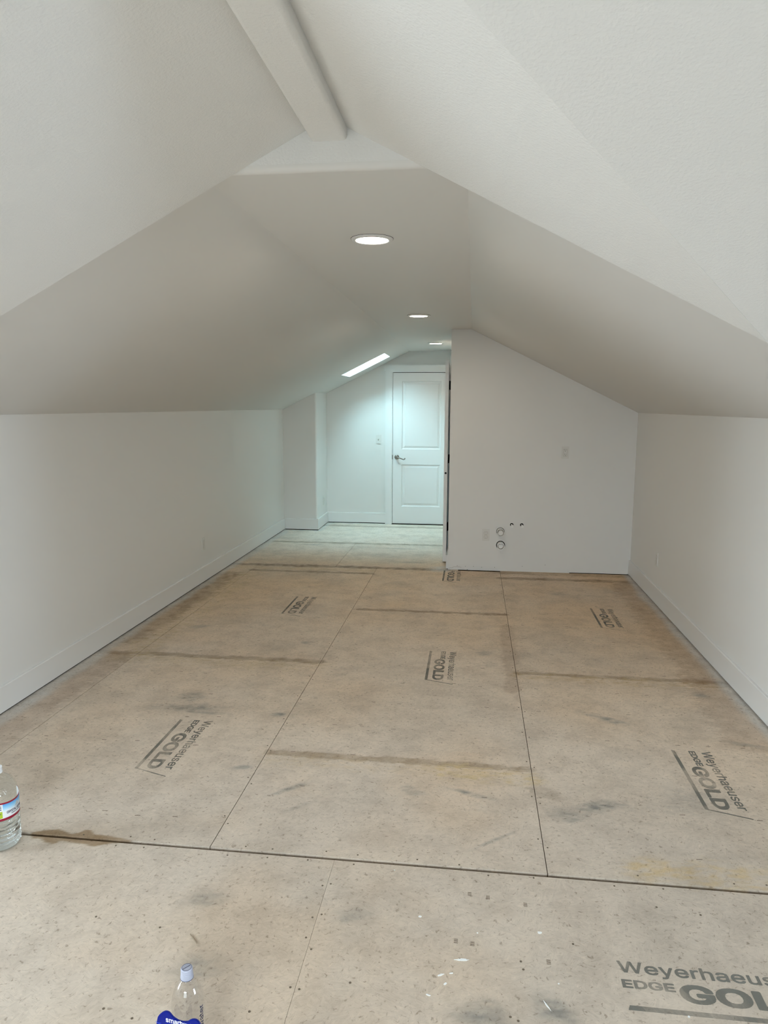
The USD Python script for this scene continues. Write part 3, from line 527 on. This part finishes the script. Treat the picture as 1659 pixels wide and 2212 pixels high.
outlet((WL, 6.225, .349), 90, 'white outlet low on the left knee wall')
outlet((WR, 6.045, .361), -90, 'white outlet low on the right knee wall')
outlet((XB-.012, 9.495, .334), 90, 'small white outlet low on the side of the boxed-out far corner')
sw = thing('light_switch', (-1.2705, YF, 1.149), label='white toggle light switch on the far wall left of the closed door', category='light switch')
obj('cover_plate', rbox(-.036, .036, -.0595, .0595, -.0062, 0, .003, .0018), M['plastic'], sw)
obj('slot_frame', bx(-.006, .006, -.0066, -.006, -.013, .013), M['splinter'], sw); obj('toggle', rot(bx(-.0042, .0042, -.018, -.004, -.0045, .0045), [1, 0, 0], -25), M['plastic'], sw)
for i in range(2): obj('screw', mv(rot(trimesh.creation.cylinder(.003, .001, sections=12), [1, 0, 0], 90), 0, -.0064, -.030+i*.06), M['plastic'], sw)

# ------------------------------------------------------------------ plumbing stubs through the partition (local axis -y)
def ring(r0, r1, l, y): m = trimesh.creation.annulus(r0, r1, l, sections=40); rot(m, [1, 0, 0], 90); return mv(m, 0, y, 0)
def disc(r, l, y): m = trimesh.creation.cylinder(r, l, sections=40); rot(m, [1, 0, 0], 90); return mv(m, 0, y, 0)
a = thing('drain_pipe', (.281, YE, .392), label='upper white drain stub closed by a flat cap, above the square-plugged one', category='pipe')
obj('wall_hole', disc(.040, .001, -.0005), M['hole'], a); obj('pipe', ring(.031, .0365, .042, -.021), M['pvc'], a, smooth=30); obj('pipe_end', cat([ring(.024, .0285, .078, -.039)]), M['pvc'], a, smooth=30)
obj('cap', cat([disc(.0275, .004, -.076), bx(-.028, -.004, -.0795, -.0765, -.004, .001)]), M['pvc'], a); obj('rim_shadow', ring(.0275, .0287, .003, -.0768), M['splinter'], a)
b = thing('drain_pipe', (.286, YE, .258), label='lower white drain stub with a square-headed plug', category='pipe')
obj('wall_hole', disc(.043, .001, -.0005), M['hole'], b); obj('pipe', ring(.029, .0365, .060, -.030), M['pvc'], b, smooth=30); obj('recess', disc(.029, .002, -.040), M['splinter'], b)
obj('plug', rot(bx(-.0165, .0165, -.066, -.040, -.0165, .0165), [0, 1, 0], 8), M['pvc'], b); obj('plug_flange', disc(.025, .003, -.042), M['pvc'], b)
for x, lab in ((.388, 'left white water supply stub above the drain pipes'), (.484, 'right white water supply stub above the drain pipes')):
    s = thing('supply_pipe', (x, YE, .462), label=lab, category='pipe')
    obj('wall_hole', disc(.0165, .001, -.0005), M['hole'], s); obj('pipe', cat([disc(.0085, .098, -.049)]), M['pvc'], s, smooth=30); obj('collar', ring(.0085, .0125, .022, -.087), M['pvc'], s, smooth=30)
mk = thing('wall_marks', (0, YE, 0), label='tiny dark nail dots and a hairline crack along the foot of the partition wall', category='nail holes', kind='structure')
obj('nail_hole', cat([mv(rot(trimesh.creation.cylinder(.0026, .001, sections=8), [1, 0, 0], 90), x, -.0003, z+.004) for x, z in dots]), M['slot'], mk, kind='stuff')
obj('hairline_crack', tube([(x, -.0004, z) for x, z in cr], .0009, 6), M['splinter'], mk)

# ------------------------------------------------------------------ water jug at the left edge
J = thing('water_jug', (-1.69, 2.27, 0), label='clear plastic gallon water bottle with red, white and blue label at the left edge', category='water bottle')
prof = [(0, .006), (.030, .004), (.052, .0), (.061, .004), (.066, .016)]
for i in range(6): z = .024+i*.016; prof += [(.0665, z), (.0680, z+.004), (.0665, z+.009), (.0640, z+.0125)]
prof += [(.0668, .122), (.0668, .200), (.0665, .208), (.0650, .216), (.060, .230), (.050, .248), (.036, .262), (.024, .270), (.0175, .273), (.0175, .284)]
body = lathe(prof, 64)
v = body.vertices.copy(); ang_ = np.arctan2(v[:, 1], v[:, 0]); dent = np.where((v[:, 2] > .21) & (v[:, 2] < .262), 1, 0)*np.sin(ang_*7)*.0022; rr = np.hypot(v[:, 0], v[:, 1]); k = np.where(rr > 1e-6, (rr+dent)/np.maximum(rr, 1e-6), 1)
v[:, 0] *= k; v[:, 1] *= k; body.vertices = v
obj('bottle', body, M['jug'], J, smooth=50)
wp = [(0, .0075)]+[(max(r-.0022, 0), max(z, .0065)) for r, z in prof[2:] if z < .118]+[(.0640, .1185), (0, .1185)]
obj('water', lathe(wp, 48), M['water'], J, smooth=40)
obj('cap', cat([mv(trimesh.creation.cylinder(.0195, .019, sections=40), 0, 0, .2905), mv(trimesh.creation.cylinder(.0202, .004, sections=40), 0, 0, .281)]), M['capwhite'], J, smooth=40)
def patch(a0, a1, z0, z1, r, n=40, top=None, bot=None):
    A = np.radians(np.linspace(a0, a1, n)); tz = np.full(n, z1) if top is None else np.array([top(x) for x in np.degrees(A)]); bz = np.full(n, z0) if bot is None else np.array([bot(x) for x in np.degrees(A)])
    V = np.r_[np.c_[r*np.cos(A), r*np.sin(A), bz], np.c_[r*np.cos(A), r*np.sin(A), tz], np.c_[(r-.0002)*np.cos(A), (r-.0002)*np.sin(A), bz], np.c_[(r-.0002)*np.cos(A), (r-.0002)*np.sin(A), tz]]
    i = np.arange(n-1); Fc = np.r_[np.c_[i, i+1, n+i+1], np.c_[i, n+i+1, n+i], np.c_[2*n+i, 3*n+i+1, 2*n+i+1], np.c_[2*n+i, 3*n+i, 3*n+i+1]]
    return trimesh.Trimesh(V, Fc, process=False)
wav = lambda x: .1885+.007*max(0, (x-2)/35)**1.2 if x > 2 else .1885+.004*max(0, (-x-25)/40)
L_ = obj('label', patch(-165, 62, .127, .186, .0674, 90, top=lambda x: wav(x)-.003), M['l_white'], J)
obj('red_border', patch(-165, 62, 0, 0, .0677, 90, top=wav, bot=lambda x: wav(x)-.006), M['l_red'], J); obj('red_border', patch(-165, 62, .1225, .131, .0677, 90), M['l_red'], J)
obj('sky_picture', patch(-44, 60, .156, 0, .0676, 40, top=lambda x: wav(x)-.006), M['l_sky'], L_)
obj('green_square', patch(-75, -46, .133, .158, .0677, 12), M['l_green'], L_); obj('mountain', patch(-6, 14, .158, 0, .0678, 14, top=lambda x: .158+.018*max(0, 1-abs(x-4)/11)), M['l_grey'], L_)
def wrap_text(text, h, a0, z0, r, bold=False, sx=1.0, grow=0):
    s = shapely.affinity.scale(text_shape(text, h, grow, bold), sx, 1, origin=(0, 0)); s = shapely.segmentize(s, .004); m = extr(s, .0002); m = m.subdivide_to_size(.006)
    v = m.vertices.copy(); A = math.radians(a0)+v[:, 0]/r; m.vertices = np.c_[(r+v[:, 2])*np.cos(A), (r+v[:, 2])*np.sin(A), z0+v[:, 1]]; return m
obj('lettering', wrap_text('CRYSTAL GEYSER', .0085, -34, .1455, .0679, True, .72), M['ink_navy'], L_)
obj('lettering', wrap_text('ALPINE SPRING WATER', .0036, -20, .1385, .0679, False, .8), M['ink_navy'], L_)
for q in range(3): obj('lettering', patch(-72, -48, .164+q*.006, .1667+q*.006, .0678, 6), M['ink_navy'], L_)
obj('lettering', patch(-72, -50, .148, .1505, .0679, 6), M['ink_navy'], L_)

# ------------------------------------------------------------------ empty bottle and blue card at the bottom edge
B = thing('water_bottle', (-.6385, 1.452, 0), label='empty clear bottle with a silver cap and vertical dark lettering', category='water bottle')
bp = [(0, .010), (.018, .007), (.028, .0), (.034, .002), (.0375, .012), (.0385, .03), (.0385, .05), (.0375, .055), (.0385, .06), (.0385, .205), (.0378, .216), (.0355, .230), (.0310, .245), (.0250, .257), (.0185, .266), (.0140, .271), (.0128, .274), (.0128, .283)]
bi = np.array(bp); tq = np.linspace(0, len(bp)-1, 90); bp2 = np.c_[np.interp(tq, range(len(bp)), bi[:, 0]), np.interp(tq, range(len(bp)), bi[:, 1])]
obj('bottle', lathe(bp2, 64), M['pet'], B, smooth=60)
cp = [(0, .3000), (.0112, .3000), (.0122, .2995), (.0133, .2985), (.0138, .297), (.0138, .2925), (.0134, .2918), (.0138, .291), (.0140, .2885), (.0136, .2878), (.0142, .287), (.0148, .2805), (.0152, .2765), (.0150, .275), (0, .275)]
cpath = obj('cap', lathe(cp, 48), M['capsilver'], B, smooth=35)
obj('cap_ring', mv(trimesh.creation.annulus(.0108, .0114, .0004, sections=48), 0, 0, .3001), M['ink_navy'], cpath); obj('cap_ring', mv(trimesh.creation.annulus(.0128, .0154, .0010, sections=48), 0, 0, .2747), M['ink_navy'], cpath)
lt = extr(fit_to(text_shape('smartwater', .003), -.0098, .0098, -.0009, .0009), .0003); obj('cap_lettering', mv(rot(lt, [0, 0, 1], 50), 0, 0, .3001), M['ink_navy'], cpath)
def vert_text(text, h, z0, a0, r, sx):
    s = shapely.affinity.scale(text_shape(text, h, .0002, False), sx, 1, origin=(0, 0)); m = extr(s, .0002).subdivide_to_size(.006); v = m.vertices.copy(); A = math.radians(a0)-v[:, 1]/r
    m.vertices = np.c_[(r+v[:, 2])*np.cos(A), (r+v[:, 2])*np.sin(A), z0+v[:, 0]]; m.invert(); return m
obj('lettering', vert_text('smartwater', .014, .098, -8, .0387, 1.16), M['ink_navy'], B)

CA, CB = np.array([-.70, 1.412]), np.array([-.58, 1.392]); ca = math.degrees(math.atan2(*(CB-CA)[::-1]))
C = thing('blue_card', (CA[0], CA[1], 0), ca, label='blue glossy carrier card with a scalloped top, standing in front of the empty bottle', category='packaging')
top = [(.0020, .181), (.0045, .1935), (.0070, .2032), (.0105, .2092), (.0155, .2145), (.0190, .2180), (.0228, .2207), (.0270, .2230), (.0312, .2240), (.0350, .2239), (.0381, .2229), (.0405, .2210), (.0426, .2184), (.0471, .2140), (.0515, .2117), (.0562, .2099), (.0610, .2086), (.0666, .2081), (.0720, .2085), (.0771, .2096), (.0815, .2110), (.0853, .2126), (.0890, .2160), (.0924, .2187), (.0965, .2212), (.1006, .2226), (.1040, .2231), (.1074, .2230), (.1110, .2216), (.1140, .2190), (.1165, .2155), (.1179, .2129), (.1188, .205)]
P = Polygon([(-.004, 0)]+[(-.001, .14)]+top+[(.120, .14), (.121, 0)])
front_ = cat([xz(P.buffer(-.0008), -.0035, -.0028), xz(P, -.0030, 0)])
obj('panel', front_, M['blue'], C); obj('rim', xz(P.buffer(.0002).difference(P.buffer(-.0016)), -.0025, .0002), M['blue_dark'], C)
lt = fit_to(text_shape('smartwater', .01, .00025), .0285, .0285+.0825, .1975, .2095); lt = shapely.affinity.skew(lt, 0, 0)
obj('lettering', xz(lt, -.0038, -.0034), M['ink_white'], C)
obj('fold_crease', tube([(.001, -.0036, .1915), (.004, -.0037, .1895), (.010, -.0037, .1890), (.0155, -.0037, .1903)], .0004, 6), mat('crease_blue', (.05, .14, .75), .3), C)
obj('side_wing', xz([(-.0245, 0), (-.004, 0), (-.0012, .14), (-.0010, .150), (-.008, .150), (-.018, .12)], -.0015, 0), M['blue'], C)

sp = thing('wood_splinter', (0, 0, 0), label='thin brown wood splinter on the floor behind the capped bottle', category='splinter')
obj('stick', tube([(-.8250, 1.9118, .0022), (-.808, 1.8950, .0024), (-.7909, 1.8774, .0022)], [.0013, .0018, .0013], 6), M['splinter'], sp)
